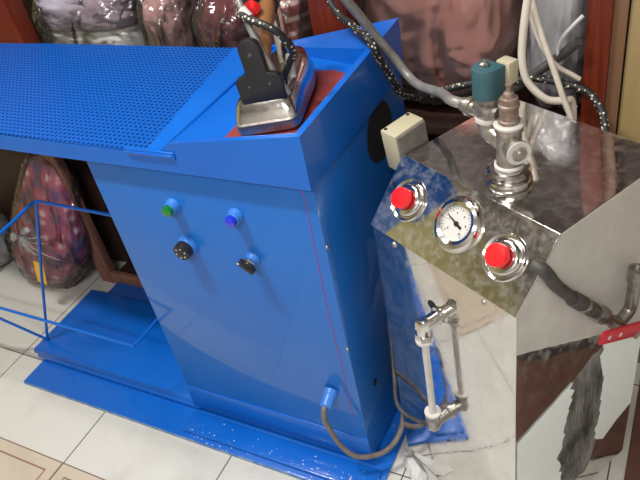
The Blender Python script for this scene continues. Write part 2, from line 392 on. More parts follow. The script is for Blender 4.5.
# ------------------------------------------------------------------ bagged laundry
def blob(center, rad, seed, sq=.75, amp=.05, freq=3.2, crease=.0, cf=5., shear=(0, 0), res=(72, 48), taper=0.0, flat=None):
    bm = bmesh.new(); off = V((seed*7.3, seed*3.1, seed*1.7)); C = V(center); rows = []
    def pt(th, ph):
        def sp(v, e): return math.copysign(abs(v)**e, v)
        dx = sp(math.cos(ph), sq)*sp(math.cos(th), sq); dy = sp(math.cos(ph), sq)*sp(math.sin(th), sq); dz = sp(math.sin(ph), sq)
        n = V((dx, dy, dz)); k = 1 + amp*noise.fractal(n*freq*.5 + off, .8, 2.1, 4)*1.6
        if crease:
            q = V((n.x + .5*n.z, n.y, n.z*1.3 + .4*n.x))*cf + off
            k += crease*(1 - abs(noise.noise(q))*2.4)*.5 + crease*.4*(1 - abs(noise.noise(q*2.3))*2.4)
        p = V((n.x*rad[0], n.y*rad[1], n.z*rad[2]))*k
        tz = (n.z + 1)/2
        p.x *= 1 - taper*tz; p.y *= 1 - taper*tz
        p.x += shear[0]*tz; p.y += shear[1]*tz
        q = C + p
        if flat is not None: q.z = max(q.z, flat)
        return q
    nu, nv = res
    top = bm.verts.new(pt(0, PI/2)); bot = bm.verts.new(pt(0, -PI/2))
    for j in range(1, nv):
        rows.append([bm.verts.new(pt(2*PI*i/nu, -PI/2 + PI*j/nv)) for i in range(nu)])
    for a, c in zip(rows, rows[1:]):
        for i in range(nu): bm.faces.new((a[i], a[(i+1) % nu], c[(i+1) % nu], c[i]))
    for i in range(nu):
        bm.faces.new((bot, rows[0][(i+1) % nu], rows[0][i])); bm.faces.new((top, rows[-1][i], rows[-1][(i+1) % nu]))
    o = B(); o.bm.free(); o.bm = bm
    return o

def bag(label, center, rad, seed, mat, film='film', group=None, floor=None, sq=.75, second=None, **kw):
    fl = center[2]-rad[2] if floor is None else floor
    root = empty('garment_bag', (center[0], center[1], fl)); tag(root, label, 'bag', group)
    if second:
        zc = fl + (center[2]+rad[2]-fl)*.5; rz = (center[2]+rad[2]-fl)*.5
        blob((center[0], center[1], fl+rz*.62), [rad[0]*.93, rad[1]*.93, rz*.60], seed, .6, .05, 3.0, .05, 2.2, flat=fl+.006, **kw).build('folded_garment', mat, root, angle=3)
        blob((center[0], center[1]-.004, fl+rz*1.50), [rad[0]*.90, rad[1]*.90, rz*.44], seed+3, .7, .06, 3.0, .08, 2.2, **kw).build('folded_garment', second, root, angle=3)
    else:
        blob(center, [q*.92 for q in rad], seed, sq, .04, 3.0, .022, 2.0, flat=fl+.006, **kw).build('folded_garment', mat, root, angle=3)
    kw['res'] = (150, 100)
    blob(center, rad, seed, sq, .03, 3.0, .040, 5.5, flat=fl+.001, **kw).build('plastic_wrap', M[film], root, angle=3)
    return root

G = None
shelf = .626
bag('grey-white folded jacket in clear plastic behind left end of blue table', (-1.065, .745, .79), (.205, .175, .163), 1, cloth('grey_white_cloth', (.56, .56, .53), (.50, .51, .50), 3, stretch=(1, 1, 3)), floor=shelf, sq=.62, second=cloth('lilac_grey_cloth', (.34, .34, .40), (.16, .10, .13), 5))
bag('mauve-brown garment in clear plastic beside the grey-white jacket', (-.765, .745, .795), (.088, .17, .168), 4, cloth('mauve_cloth', (.34, .19, .17), (.19, .10, .105), 4, stretch=(3, 3, .6)), floor=shelf)
bag('dark maroon garment in torn clear plastic behind the steam iron', (-.572, .745, .775), (.100, .17, .148), 9, cloth('maroon_cloth', (.085, .010, .014), (.055, .008, .012), 5), floor=shelf, sq=.65)
bag('striped red-brown garment in plastic squeezed beside the wooden shelf post', (-.388, .745, .80), (.078, .16, .172), 12, stripes('striped_cloth', (.20, .04, .035), (.50, .36, .34), 9.), floor=shelf, res=(48, 40))
bag('large pink-brown laundry bag bulging behind the steam boiler', (.000, .775, .87), (.200, .205, .245), 15, cloth('pink_brown_cloth', (.62, .29, .235), (.54, .235, .19), 2.5), 'film_soft', floor=shelf, sq=.66, res=(96, 64))
bag('white laundry in clear plastic between pink-brown bag and red-brown frame', (.272, .735, .90), (.068, .14, .275), 18, cloth('white_cloth', (.66, .66, .70), (.50, .50, .55), 4), 'film_milky', floor=shelf, res=(60, 48), sq=.6)

lb = bag('purple patterned garment in clear plastic lying on floor under blue table', (-1.385, .345, .265), (.205, .120, .275), 21, patterned('purple_pattern_cloth'), 'film', floor=.0005, shear=(.19, .065), taper=.55, sq=.8)
b = B()
rnd = random.Random(4)
kc = V((-1.225, .212, .33))
b.tube([kc + V((0, .03, 0)), kc, kc + V((.0, -.02, .012))], .010, 10, radii=lambda t: .005 + .010*abs(t-.5)*2)
for k in range(6):
    a = -2.0 + k*.40 + rnd.uniform(-.1, .1); L = rnd.uniform(.07, .16)
    b.tube([kc, kc + V((math.cos(a)*L*.5, -.002, math.sin(a)*L*.55)), kc + V((math.cos(a)*L, .018, math.sin(a)*L))], .003, 6, radii=lambda t: .0045*(1-t)+.001)
o = b.build('knot', M['film_milky'], lb); o['label'] = 'gathered knot of clear plastic'
b = B(); b.box((-.020, -.002, -.042), (.020, .002, .042), .0015)
o = b.build('paper_tag', M['yellowtag'], lb, Matrix.Translation((-1.215, .205, .185)) @ Matrix.Rotation(.18, 4, 'Y') @ Matrix.Rotation(-.15, 4, 'X')); o['label'] = 'yellow paper tag'
bag('pale grey bagged laundry on floor at far left under table', (-1.74, .36, .10), (.14, .105, .10), 25, cloth('pale_grey_cloth', (.34, .34, .33), (.25, .24, .23), 4), 'film_milky', floor=.0005, res=(56, 40))

# ------------------------------------------------------------------ blue vacuum ironing table
T = empty('ironing_table', (-.4, .2, 0))
tag(T, 'blue steel vacuum ironing table with perforated top on a cabinet base', 'ironing table')
YF = .013
b = B(); b.prism([(-.520, YF), (-.001, YF), (-.001, .433), (-.520, .433)], 'z', .03, .8275, .0025); b.build('cabinet', [M['blue_face']], T)
b = B(); b.box((-.522, YF-.0035, .03), (.001, YF+.003, .117), .001); o = b.build('foot_strip', M['blue'], T); o['label'] = 'deeper blue strip along cabinet foot'  # strip of more saturated blue, set just proud of the face
# base tray: flange lying on the floor, its outer lip chipped
b = B()
b.box((-1.115, -.075, .0), (.040, .43, .012), .003)
b.box((-.52, -.062, .012), (.028, .0, .024), .004)
b.build('base_tray', M['blue'], T)
b = B(); b.box((-1.114, -.0762, .001), (.039, -.0748, .0105), .0004); o = b.build('worn_edge', M['worn_blue'], T); o['label'] = 'pale worn front edge of the base'
b = B(); rnd = random.Random(3)
for k in range(90):
    x = rnd.uniform(-.5, .03); y = -.0735 + abs(rnd.gauss(0, .02)) if rnd.random() < .6 else rnd.uniform(-.07, -.01)
    s = rnd.uniform(.0004, .0014); z = .0243 if y > -.06 else .0124
    b.lathe([(s, z), (s*.8, z+.0004)], Matrix.Translation((x, y, 0)) @ Matrix.Scale(rnd.uniform(1, 2.4), 4, (1, 0, 0)), 6)
o = b.build('chipped_paint', M['chip'], T); o['label'] = 'pale chips in the blue paint'; o['kind'] = 'stuff'
b = B()
b.prism([(.012, .036), (.018, .050), (.295, .050), (.295, .012), (.28, .012), (.28, .036)], 'x', -1.140, -.505, .002)
b.prism([(.008, .028), (.014, .040), (.03, .040), (.03, .013), (.012, .013)], 'x', -1.125, -.505, .002)
b.build('foot_platform', M['blue'], T)
# table frame: apron, hollow box under the perforated sheet
out = [(-.30, -.004), (-.56, -.004), (-.74, -.002), (-.92, .008), (-1.10, .030), (-1.30, .062), (-1.50, .115), (-1.60, .165), (-1.63, .22), (-1.60, .29), (-1.52, .36), (-1.35, .405), (-1.0, .420), (-.30, .433)]
def ring_wall(b, pts, z0, z1, th):
    c = V((-.8, .22)); n = len(pts); inn = []
    for i in range(n):
        p = V(pts[i]); a = V(pts[(i-1) % n]); e = V(pts[(i+1) % n]); t = (e-a).normalized(); nr = V((t.y, -t.x))
        if nr.dot(c-p) < 0: nr = -nr
        inn.append(p + nr*th)
    vs = [(p[0], p[1], z) for z in (z0, z1) for p in pts] + [(p[0], p[1], z) for z in (z0, z1) for p in inn]
    f = []
    for i in range(n):
        j = (i+1) % n
        f += [(i, j, n+j, n+i), (2*n+j, 2*n+i, 3*n+i, 3*n+j), (n+i, n+j, 3*n+j, 3*n+i), (i, 2*n+i, 2*n+j, j)]
    b.poly(vs, f)
b = B(); ring_wall(b, out, .828, .864, .004)
bmesh.ops.recalc_face_normals(b.bm, faces=b.bm.faces)
b.prism([(p[0]*.99-.006, .21+(p[1]-.21)*.97) for p in out], 'z', .8285, .8315)
b.build('table_frame', M['blue'], T)
top = [(p[0], p[1]) for p in out]
top = [(-.332, -.003)] + [(p[0], p[1]+.001) for p in out[1:-1]] + [(-.404, .431)]
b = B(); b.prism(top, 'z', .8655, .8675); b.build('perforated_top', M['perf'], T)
b = B(); b.prism([(-.302, -.003), (-.332, -.003), (-.404, .431), (-.302, .431)], 'z', .8655, .868); b.build('edge_strip', M['blue'], T)
b = B(); b.box((-.376, -.0075, .8585), (-.262, -.0025, .8735), .001); b.box((-.372, -.0095, .862), (-.266, -.007, .868), .001); b.build('bent_tab', M['blue'], T)
# iron rest: wedge rising to the right, recessed tray behind a thin rim
def zt(x): return .8715 + (x+.30)*(.060/.30)
def zs(y): return .9315 + .009*(y/.433)
b = B()
y0 = -.004; x1 = .006; xi = -.008; yi = .009
fl = lambda x: .8690 + .10*(x+.30)
vo = [(-.300, y0, .828), (x1, y0, .828), (x1, .433, .828), (-.300, .433, .828),
      (-.300, y0, .8685), (x1, y0, .9315), (x1, .433, .9405), (-.300, .433, .876), (-.270, y0, .8905), (-.270, yi, .8885)]
vi = [(-.300, yi, .8675), (xi, yi, .9295), (xi, .30, .9365), (-.297, .425, .8755),      # rim inner, 10..13
      (-.297, yi, .8675), (xi, yi, fl(xi)), (xi, .30, fl(xi)), (-.297, .425, .8680)]     # floor, 14..17
b.poly(vo+vi, [(0, 1, 5, 8, 4), (1, 2, 6, 5), (2, 3, 7, 6), (3, 0, 4, 7), (0, 3, 2, 1),
               (4, 8, 9, 10), (8, 5, 11, 9), (5, 6, 12, 11), (6, 7, 13, 12), (7, 4, 10, 13),
               (10, 9, 14), (9, 11, 15, 14), (11, 12, 16, 15), (12, 13, 17, 16), (13, 10, 14, 17), (14, 15, 16, 17)])
bmesh.ops.recalc_face_normals(b.bm, faces=b.bm.faces)
b.build('iron_rest', M['blue'], T, smooth=False)
# round exhaust opening, small holes and screws on the right side
def disc_x(x, y, z, r, h=.002, sx=1.0):
    return axis_mat((x, y, z), (1, 0, 0), (0, 0, 1)), r
b = B(); b.lathe([(.0, .0), (.062, .0), (.062, .0015), (.055, .0020), (.0, .0020)], axis_mat((-.0004, .292, .765), (1, 0, 0)), 40); o = b.build('exhaust_opening', M['hole'], T); o['label'] = 'dark round opening in the side'
b = B(); b.lathe([(0, 0), (.009, 0), (.009, .001), (0, .001)], axis_mat((0, .092, .228), (1, 0, 0)), 16); b.build('drain_hole', M['hole'], T)
for y, z in ((.016, .691), (.010, .427)):
    b = B(); b.lathe([(.0045, 0), (.0045, .0015), (.002, .0025), (0, .0025)], axis_mat((0, y, z), (1, 0, 0)), 12); b.build('screw', M['brass_grey'], T)
b = B(); b.tube([(-.0215, YF-.0005, .815), (-.023, YF-.0005, .751), (-.027, YF-.0005, .521), (-.024, YF-.0005, .375), (-.026, YF-.0005, .187)], .0006, 6); o = b.build('marker_line', M['redline'], T); o['label'] = 'thin dark red line down the cabinet face'
# indicator lights and rotary knobs on the front
FY = (0, -1, 0)
def pilot(x, z, lens, label):
    b = B(); b.lathe([(.0165, 0), (.0165, .004), (.0145, .007), (.0135, .0150), (.0125, .016), (.0, .016)], axis_mat((x, YF, z), FY)); h = b.build('indicator_light', M['blue_light'], T); h['label'] = label
    b = B(); b.lathe([(.0115, .0), (.0122, .006), (.0105, .011), (.006, .0135), (0, .0142)], axis_mat((x, YF-.0155, z), FY)); b.build('lens', lens, h)
pilot(-.327, .735, M['green'], 'green indicator light')
pilot(-.180, .735, M['bluelens'], 'blue indicator light')
b = B(); b.lathe([(.023, 0), (.023, .004), (.0205, .008), (.0195, .012), (0, .012)], axis_mat((-.327, YF, .634), FY)); h = b.build('selector_knob', M['blue_light'], T); h['label'] = 'black rotary knob on pale blue collar'
b = B(); b.lathe([(.0195, 0), (.0195, .012), (.0185, .0165), (.016, .018), (0, .0178)], axis_mat((-.327, YF-.0115, .634), FY), 36)
b.build('knob_cap', M['black'], h)
b = B()
for k in range(6):
    a = 2*PI*k/6 + .3
    b.lathe([(.0016, 0), (.0016, .0004), (0, .0004)], axis_mat((-.327+.0115*math.cos(a), YF-.0295, .634+.0115*math.sin(a)), FY), 8)
b.build('dial_marks', M['chip'], h)
b = B(); b.lathe([(.0155, 0), (.0155, .004), (.0125, .008), (.0115, .016), (0, .016)], axis_mat((-.170, YF, .632), FY)); h = b.build('selector_switch', M['blue_light'], T); h['label'] = 'black lever switch on chrome collar'
b = B(); b.lathe([(.0125, 0), (.0125, .0045), (.0105, .0055), (0, .0055)], axis_mat((-.170, YF-.0155, .632), FY)); b.build('collar', M['chrome'], h)
b = B(); b.box((-.0185, -.0055, 0), (.0185, .0055, .013), .002, axis_mat((-.170, YF-.021, .632), FY, (1, 0, -.75))); b.build('lever', M['black'], h)
b = B(); b.box((-.0188, -.0022, .0126), (-.0145, .0022, .0136), .0004, axis_mat((-.170, YF-.021, .632), FY, (1, 0, -.75))); b.build('pointer_mark', M['chip'], h)
# cable gland and power cord
b = B(); b.lathe([(.017, 0), (.017, .010), (.0155, .012), (.0155, .016), (.0148, .038), (.012, .041), (.007, .041), (.007, .036), (0, .036)], axis_mat((-.066, YF, .268), (.02, -1, -.35)), 20); b.build('cable_gland', M['blue_light'], T)
b = B(); b.tube([(-.0655, -.020, .2615), (-.0652, -.034, .255), (-.062, -.044, .235), (-.054, -.045, .206), (-.039, -.040, .146), (-.008, -.028, .102), (.035, .015, .082), (.060, .055, .108), (.064, .09, .165), (.058, .12, .262), (.040, .14, .364), (.022, .18, .439), (.014, .26, .52), (.014, .36, .56)], .0062, 12, 8); o = b.build('power_cord', M['cordgrey'], T); o['label'] = 'grey-brown power cord'
# cloth rail of bent blue rod on the left
RR = .0042
b = B(); b.tube([(-.505, .093, .60), (-.87, .097, .60)], RR, 10, 1, smooth=False); b.tube([(-.87, .097, .60), (-.875, .094, .60), (-.878, .085, .60), (-.872, .03, .60), (-.867, -.033, .60), (-.86, -.20, .60)], RR, 10, 5); b.build('upper_rail', M['blue'], T)
b = B(); b.tube([(-.505, .17, .30), (-.572, .10, .30), (-.578, .02, .30), (-.580, -.022, .30), (-.584, -.034, .30), (-.597, -.0365, .30), (-.80, -.037, .30), (-1.064, -.037, .30), (-1.25, -.037, .30), (-1.42, -.036, .30)], RR, 10, 6); b.build('lower_rail', M['blue'], T)
b = B(); b.tube([(-.875, .096, .60), (-1.000, .078, .325), (-1.121, .060, .049)], RR, 10, 1, smooth=False); b.build('rail_leg', M['blue'], T)
b = B(); b.tube([(-1.119, .062, .050), (-1.166, -.002, .19), (-1.203, -.044, .298)], RR, 10, 1, smooth=False); b.build('rail_leg', M['blue'], T)

# ------------------------------------------------------------------ red mat and iron
def floor_z(x): return .8690 + .10*(x+.30)
b = B()
q = [(-.176, .034), (-.032, .032), (-.030, .262), (-.072, .288), (-.190, .292)]
n = len(q)
vs = [(x, y, floor_z(x)+.0006) for x, y in q] + [(x, y, floor_z(x)+.006) for x, y in q]
b.poly(vs, [tuple(range(n-1, -1, -1)), tuple(range(n, 2*n))] + [(i, (i+1) % n, n+(i+1) % n, n+i) for i in range(n)])
bmesh.ops.bevel(b.bm, geom=list(b.bm.edges), offset=.0015, segments=2, affect='EDGES')
tag(b.build('silicone_mat', M['silicone']), 'dark red silicone mat lying in the blue iron rest', 'mat')

ia = .27
IM = Matrix.Translation((-.087, .046, .9015)) @ Matrix.Rotation(ia, 4, 'Z') @ Matrix.Rotation(-.095, 4, 'Y') @ Matrix.Diagonal((1.13, 1.06, 1.03, 1))
S = empty('steam_iron', (-.094, .050, .9)); tag(S, 'worn chrome industrial steam iron with tan handle on red mat', 'iron')
def plan(w, L, rr=.014, n=10):
    pts = []
    R = []
    for k in range(5):
        a = -PI/2 + PI/2*k/4
        R.append((w - rr + rr*math.cos(a), rr + rr*math.sin(a)))
    for k in range(1, n+1):
        t = k/n; y = L*.42 + L*.58*t
        R.append((w*math.sqrt(max(0, 1-t**2.1)) if k < n else 0, y))
    L_ = [(-x, y) for x, y in R[:-1]][::-1]
    return R + L_
def loft(b, layers):
    rings = []
    for (w, L, y0, z) in layers:
        rings.append([b.bm.verts.new((x, y+y0, z)) for x, y in plan(w, L)])
    n = len(rings[0])
    for a, c in zip(rings, rings[1:]):
        for i in range(n): b.bm.faces.new((a[i], a[(i+1) % n], c[(i+1) % n], c[i]))
    b.bm.faces.new(rings[0][::-1]); b.bm.faces.new(rings[-1])
    bmesh.ops.recalc_face_normals(b.bm, faces=b.bm.faces)
b = B(); loft(b, [(.049, .245, 0, .0), (.0505, .25, -.001, .002), (.0505, .25, -.001, .017), (.049, .246, .001, .0195)]); o = b.build('soleplate', M['worn_steel'], S, IM)
b = B(); loft(b, [(.0495, .244, .002, .0195), (.0490, .240, .004, .026), (.045, .225, .012, .042), (.040, .20, .020, .051), (.033, .17, .028, .0545)]); b.build('body_shell', M['chrome'], S, IM)
# black heel bracket with rounded upright
def bracket():
    pts = [(-.030, .044), (.040, .044), (.040, .084), (.036, .090), (.023, .094)]
    pts += [(.007+.0165*math.cos(a), .134+.0165*math.sin(a)) for a in [PI*k/10 for k in range(11)]]
    pts += [(-.010, .094), (-.026, .090), (-.030, .084)]
    return pts
b = B(); b.prism(bracket(), 'y', .016, .030, .002); 
hb = b.build('heel_bracket', M['black'], S, IM)
for x, z, rr in ((.007, .126, .0036), (-.010, .075, .0024), (.022, .075, .0024)):
    b = B(); b.lathe([(rr, 0), (rr, .0015), (rr*.6, .0022), (0, .0022)], IM @ axis_mat((x, .0162, z), (0, -1, 0)), 12); b.build('screw', M['rubber'], hb)
b = B(); b.tube([(.012, .028, .098), (.012, .05, .116), (.012, .085, .137), (.012, .12, .150), (.012, .150, .157)], .0155, 18, 6, radii=lambda t: .0125 + .0045*math.sin(PI*min(1, t*1.05))); b.build('handle', M['tan'], S, IM)
b = B(); b.tube([(.012, .142, .1565), (.012, .165, .160), (.012, .186, .160)], .018, 18, 6, radii=lambda t: .0185 - .004*t*t); b.build('handle_cap', M['black'], S, IM)
b = B(); b.prism([(.160, .152), (.178, .152), (.174, .10), (.168, .048), (.135, .048), (.150, .10)], 'x', .003, .021, .002); b.build('front_bracket', M['chrome'], S, IM)
b = B(); b.lathe([(.011, 0), (.011, .012), (.009, .015), (0, .016)], IM @ axis_mat((.006, .098, .166), (-.25, -.55, .7)), 18)
b.build('steam_button', M['red'], S)
b = B(); b.box((-.008, .100, .136), (.010, .130, .164), .003); b.build('switch_block', M['black'], S, IM)
b = B(); b.tube([(-.055, .085, .955), (-.062, .083, .972), (-.077, .084, 1.002), (-.099, .090, 1.048), (-.116, .100, 1.087), (-.136, .120, 1.118), (-.165, .16, 1.17), (-.20, .22, 1.30)], .0058, 12, 6); o = b.build('steam_tube', M['hosegrey'], S); o['label'] = 'grey steel steam tube'
b = B(); b.tube([(-.118, .095, 1.085), (-.095, .082, 1.081), (-.069, .076, 1.077), (-.049, .080, 1.064), (-.041, .095, 1.038), (-.048, .112, 1.013), (-.066, .122, .990), (-.085, .12, .960)], .0062, 12, 7); b.build('electric_cord', M['braid'], S)
b = B(); b.tube([(-.106, .098, 1.078), (-.119, .101, 1.090)], .0085, 12, 1, smooth=False); b.build('cable_clip', M['ptfe'], S)
b = B(); b.tube([(-.078, .135, .945), (-.080, .145, .968), (-.082, .155, .992)], .010, 12, 5, radii=lambda t: .010-.003*t); o = b.build('white_sleeve', M['ptfe'], S)

# ------------------------------------------------------------------ steam boiler
BY = -.48979
BM = Matrix.Translation((.35793, -.08559, 0)) @ Matrix.Rotation(BY, 4, 'Z')
W, D, H1, DP, H2 = .3267, .350, .7153, .0875, .8138
G_ = empty('steam_boiler', tuple(BM @ V((-.16, .17, 0)))); tag(G_, 'dented stainless steel steam boiler with sloping control panel beside blue table', 'steam boiler')
b = B(); b.prism([(0, .035), (D, .035), (D, H2), (DP+.002, H2), (DP, H2-.001), (0, H1)], 'x', -W, 0, .0012); b.build('housing', M['steel'], G_, BM, angle=.3)
for x, y in ((-.285, .045), (-.04, .045), (-.285, .30), (-.04, .30)):
    b = B(); b.lathe([(.014, 0), (.016, .004), (.012, .012), (.008, .016), (.008, .034), (0, .034)], Matrix.Translation((x, y, .0005)), 16); b.build('foot', M['rubber'], G_, BM)
# control panel plate: local x along panel, y up the slope, z outwards
pn = V((0, -(H2-H1), DP)).normalized(); pu = V((0, DP, H2-H1)).normalized(); PLn = math.hypot(DP, H2-H1)
PM = BM @ axis_mat((0, 0, H1), pn, (1, 0, 0))
b = B(); b.box((-W-.002, -.002, .0005), (.002, PLn+.002, .0025), .0008); b.build('control_panel', M['steel_grimy'], G_, PM, angle=.3)
def pv(y): return y/DP*PLn
def button(x, y, label):
    m = PM @ Matrix.Translation((x, pv(y), .0025))
    b = B(); b.lathe([(.0375, 0), (.0375, .002), (.0355, .0042), (.033, .003), (.031, .0018), (.0295, .0022), (.028, .0060), (.0255, .0085), (.022, .0095), (.0165, .0095), (.0165, .004), (0, .004)], m, 48); h = b.build('push_button', M['chrome'], G_); h['label'] = label
    b = B(); b.lathe([(.0150, .003), (.0150, .013), (.0155, .015), (.0182, .016), (.0185, .024), (.0170, .027), (.012, .0278), (0, .028)], m, 32); b.build('button_cap', M['red'], h)
button(-.272, .046, 'red push button left of the gauge'); button(-.0595, .044, 'red push button right of the gauge')
gm = PM @ Matrix.Translation((-.158, pv(.050), .0025))
b = B(); b.lathe([(.0465, 0), (.0465, .002), (.043, .004), (.040, .010), (.0345, .0125), (.0285, .010), (.0275, .006), (0, .006)], gm, 48); gg = b.build('pressure_gauge', M['chrome'], G_)
b = B(); b.lathe([(.0273, .0062), (0, .0066)], gm, 40); dl = b.build('gauge_dial', M['dial'], gg)
b = B()
for k in range(25):
    a = math.radians(225 - 270*k/24); L = .0045 if k % 4 == 0 else .0025
    b.box((.0258-L, -.0004, .0067), (.0258, .0004, .0070), 0, gm @ Matrix.Rotation(a, 4, 'Z'))
b.build('scale_marks', M['black'], gg)
def digits(txt, at, size):
    cu = bpy.data.curves.new('t', 'FONT'); cu.body = txt; cu.size = size; cu.extrude = .0001; cu.align_x = 'CENTER'; cu.align_y = 'CENTER'
    ob = bpy.data.objects.new('t', cu); COL.objects.link(ob); dg = bpy.context.evaluated_depsgraph_get()
    me = bpy.data.meshes.new_from_object(ob.evaluated_get(dg)); bpy.data.objects.remove(ob); bpy.data.curves.remove(cu)
    me.transform(Matrix.Translation(at)); return me
b = B()
for k, t in enumerate(('0', '2', '4', '6', '8', '10')):
    a = math.radians(225 - 270*k/5); me = digits(t, ((.0175)*math.cos(a), .0175*math.sin(a), .0069), .0055); b.bm.from_mesh(me); bpy.data.meshes.remove(me)
b.build('numerals', M['black'], gg, gm)
b = B(); b.prism([(-.0024, -.012), (.0024, -.012), (.0007, .024), (-.0007, .024)], 'z', .0075, .0082, 0, Matrix.Rotation(1.25, 4, 'Z')); b.lathe([(.0042, .0068), (.0042, .0090), (0, .0092)], None, 16); b.build('needle', M['black'], gg, gm)
# rivets on the front
for x, z, rr in ((-.270, .700, .006), (-.062, .702, .005)):
    b = B(); b.lathe([(rr, 0), (rr*.85, .002), (0, .003)], axis_mat((x, 0, z), (0, -1, 0)), 14); b.build('rivet', M['brass_grey'], G_, BM)
# water level gauge on the front
L_ = empty('level_gauge', tuple(BM @ V((-.168, -.03, .33)))); L_.parent = G_; L_.location = V(L_['wl']) - V(G_['wl'])
gx, gy, gt, gb = -.168, -.038, .600, .334
for z, dz, rr in ((gt, -1, 1.0), (gb, 1, 1.0)):
    b = B()
    b.lathe([(.017, 0), (.017, .004), (.0115, .005), (.0115, .018), (0, .018)], axis_mat((gx, 0, z), (0, -1, 0)), 20)
    b.tube([(gx, -.012, z), (gx, gy+.008, z), (gx, gy, z+dz*.003), (gx, gy, z+dz*.022)], .0125, 16, 6)
    b.lathe([(.0150, 0), (.0150, .012), (.0125, .014), (.0125, .018), (0, .018)], axis_mat((gx, gy, z+dz*.016), (0, 0, dz)), 6)
    if dz < 0: b.lathe([(.0135, -.004), (.0135, .010), (.011, .014), (0, .015)], axis_mat((gx, gy, z), (0, 0, 1)), 6)
    else: b.lathe([(.0145, -.004), (.0145, .008), (.013, .013), (0, .016)], axis_mat((gx, gy, z), (0, 0, -1)), 8)
    o = b.build('elbow_fitting', M['chrome'] if dz < 0 else M['pipe_steel'], L_, BM); o['label'] = 'upper chrome elbow' if dz < 0 else 'lower worn elbow'
    b = B(); b.lathe([(.0158, 0), (.0158, .005), (0, .005)], axis_mat((gx, gy, z+dz*.030), (0, 0, dz)), 20); b.build('seal_ring', M['ptfe'], L_, BM)
b = B(); b.lathe([(.0068, gb+.030), (.0068, gt-.030)], Matrix.Translation((gx, gy, 0)), 20); b.build('gauge_tube', M['glass_tube'], L_, BM)
b = B(); b.lathe([(.010, 0), (.010, .0006), (0, .0006)], axis_mat((-.185, -.0004, .612), (0, -1, 0)), 16); o = b.build('knockout_hole', M['hole'], G_, BM)
# protective film remains on the right side
def jag(pts, seed, amp, n=7):
    rnd = random.Random(seed); o = []
    for i, p in enumerate(pts):
        q = pts[(i+1) % len(pts)]; L = math.hypot(q[0]-p[0], q[1]-p[1]); k = max(1, int(L/.012))
        for j in range(k):
            t = j/k; a = amp if p[2] else .0006
            o.append((p[0]+(q[0]-p[0])*t + (rnd.uniform(-a, a) if j else 0), p[1]+(q[1]-p[1])*t + (rnd.uniform(-a, a) if j else 0)))
    return o
def sheet(name, pts, seed, mat, amp, x0, th, label):
    b = B(); b.prism(jag(pts, seed, amp), 'x', x0, x0+th); o = b.build(name, mat, G_, BM, smooth=False); o['label'] = label
A_ = [(.004, .402, 0), (.074, .424, 0), (.144, .446, 1), (.147, .395, 1), (.135, .345, 1), (.128, .291, 1), (.117, .236, 1), (.130, .165, 0), (.142, .06, 0), (.004, .06, 0)]
sheet('protective_film', A_, 1, M['film_white'], .007, .0010, .0006, 'white film left of the torn strip')
B_ = [(.223, .481, 0), (.345, .425, 0), (.346, .300, 0), (.346, .208, 0), (.300, .19, 0), (.262, .165, 0), (.240, .185, 1), (.229, .225, 1), (.239, .296, 1), (.237, .358, 1), (.225, .427, 1)]
sheet('protective_film', B_, 2, M['film_white'], .007, .0010, .0006, 'white film right of the torn strip')
C_ = [(.144, .444, 0), (.191, .467, 1), (.225, .479, 0), (.232, .427, 0), (.242, .358, 0), (.244, .296, 0), (.240, .187, 1), (.214, .100, 1), (.150, .105, 1), (.118, .150, 0), (.112, .236, 0), (.122, .291, 0), (.130, .345, 0), (.140, .395, 0)]
sheet('adhesive_residue', C_, 3, M['adhesive'], .006, .0003, .0004, 'dark grey torn strip of adhesive')
# dull film on the upper part, then drain hose, ball valve and red handle on the right side
U_ = [(.002, .630, 0), (.060, .600, 0), (.212, .516, 0), (.349, .440, 0), (.349, .812, 0), (.090, .812, 0), (.002, .715, 0)]
sheet('protective_film', U_, 5, M['film_grey'], .002, .0002, .0005, 'dull grey film on the upper side')
b = B(); b.tube([(.002, .034, .793), (.013, .036, .792), (.016, .048, .772), (.014, .066, .742), (.014, .094, .704), (.016, .116, .676)], .0098, 16, 6); b.build('drain_hose', M['rubber'], G_, BM)
vp = V((.016, .106, .688)); vd = (V((.020, .196, .582)) - vp).normalized()
for t0, L, r, m in ((0, .032, .0128, 'rubber'), (.036, .012, .0135, 'pipe_steel'), (.052, .030, .0125, 'rubber'), (.088, .005, .0150, 'pipe_steel')):
    p = vp + vd*t0
    b = B(); b.lathe([(r*.92, 0), (r, .002), (r, L-.002), (r*.92, L)], axis_mat(p, vd), 20); b.build('hose_clamp', M[m], G_, BM)
p = vp + vd*.094
va = empty('ball_valve', tuple(BM @ p)); va.parent = G_; va.location = V(va['wl']) - V(G_['wl'])
b = B(); b.lathe([(.0135, 0), (.0150, .003), (.0150, .026), (.0110, .032), (.0095, .072), (.013, .078), (.013, .100), (0, .100)], axis_mat(p, vd), 20)
pc = p + vd*.092
b.tube([pc, pc + V((0, .026, .012)), pc + V((0, .032, .03)), pc + V((0, .034, .098))], .0105, 16, 4)
b.lathe([(.0135, 0), (.0135, .026), (.0095, .026), (.0095, .012), (0, .012)], axis_mat(pc + V((0, .034, .078)), (0, 0, 1)), 20)
b.build('valve_body', M['pipe_steel'], va, BM)
b = B(); b.lathe([(.0075, 0), (.0075, .030), (0, .030)], axis_mat(pc + V((.005, .004, -.004)), (1, 0, 0)), 14); b.build('valve_stem', M['brass_grey'], va, BM)
hd = V((0, .115, -.061)).normalized()
hm = axis_mat(V((.053, .131, .609)), (1, 0, 0), hd)
b = B(); b.prism([(0, -.011), (.03, -.0125), (.17, -.0145), (.20, -.012), (.20, .012), (.17, .0145), (.03, .0125), (0, .011)], 'z', -.002, .003, .001, hm); b.build('lever_handle', M['red_handle'], va, BM)
for a0 in (.018, .052):
    b = B(); b.box((a0, -.004, .0031), (a0+.007, .003, .0034), 0, hm); b.build('handle_mark', M['chip'], va, BM)
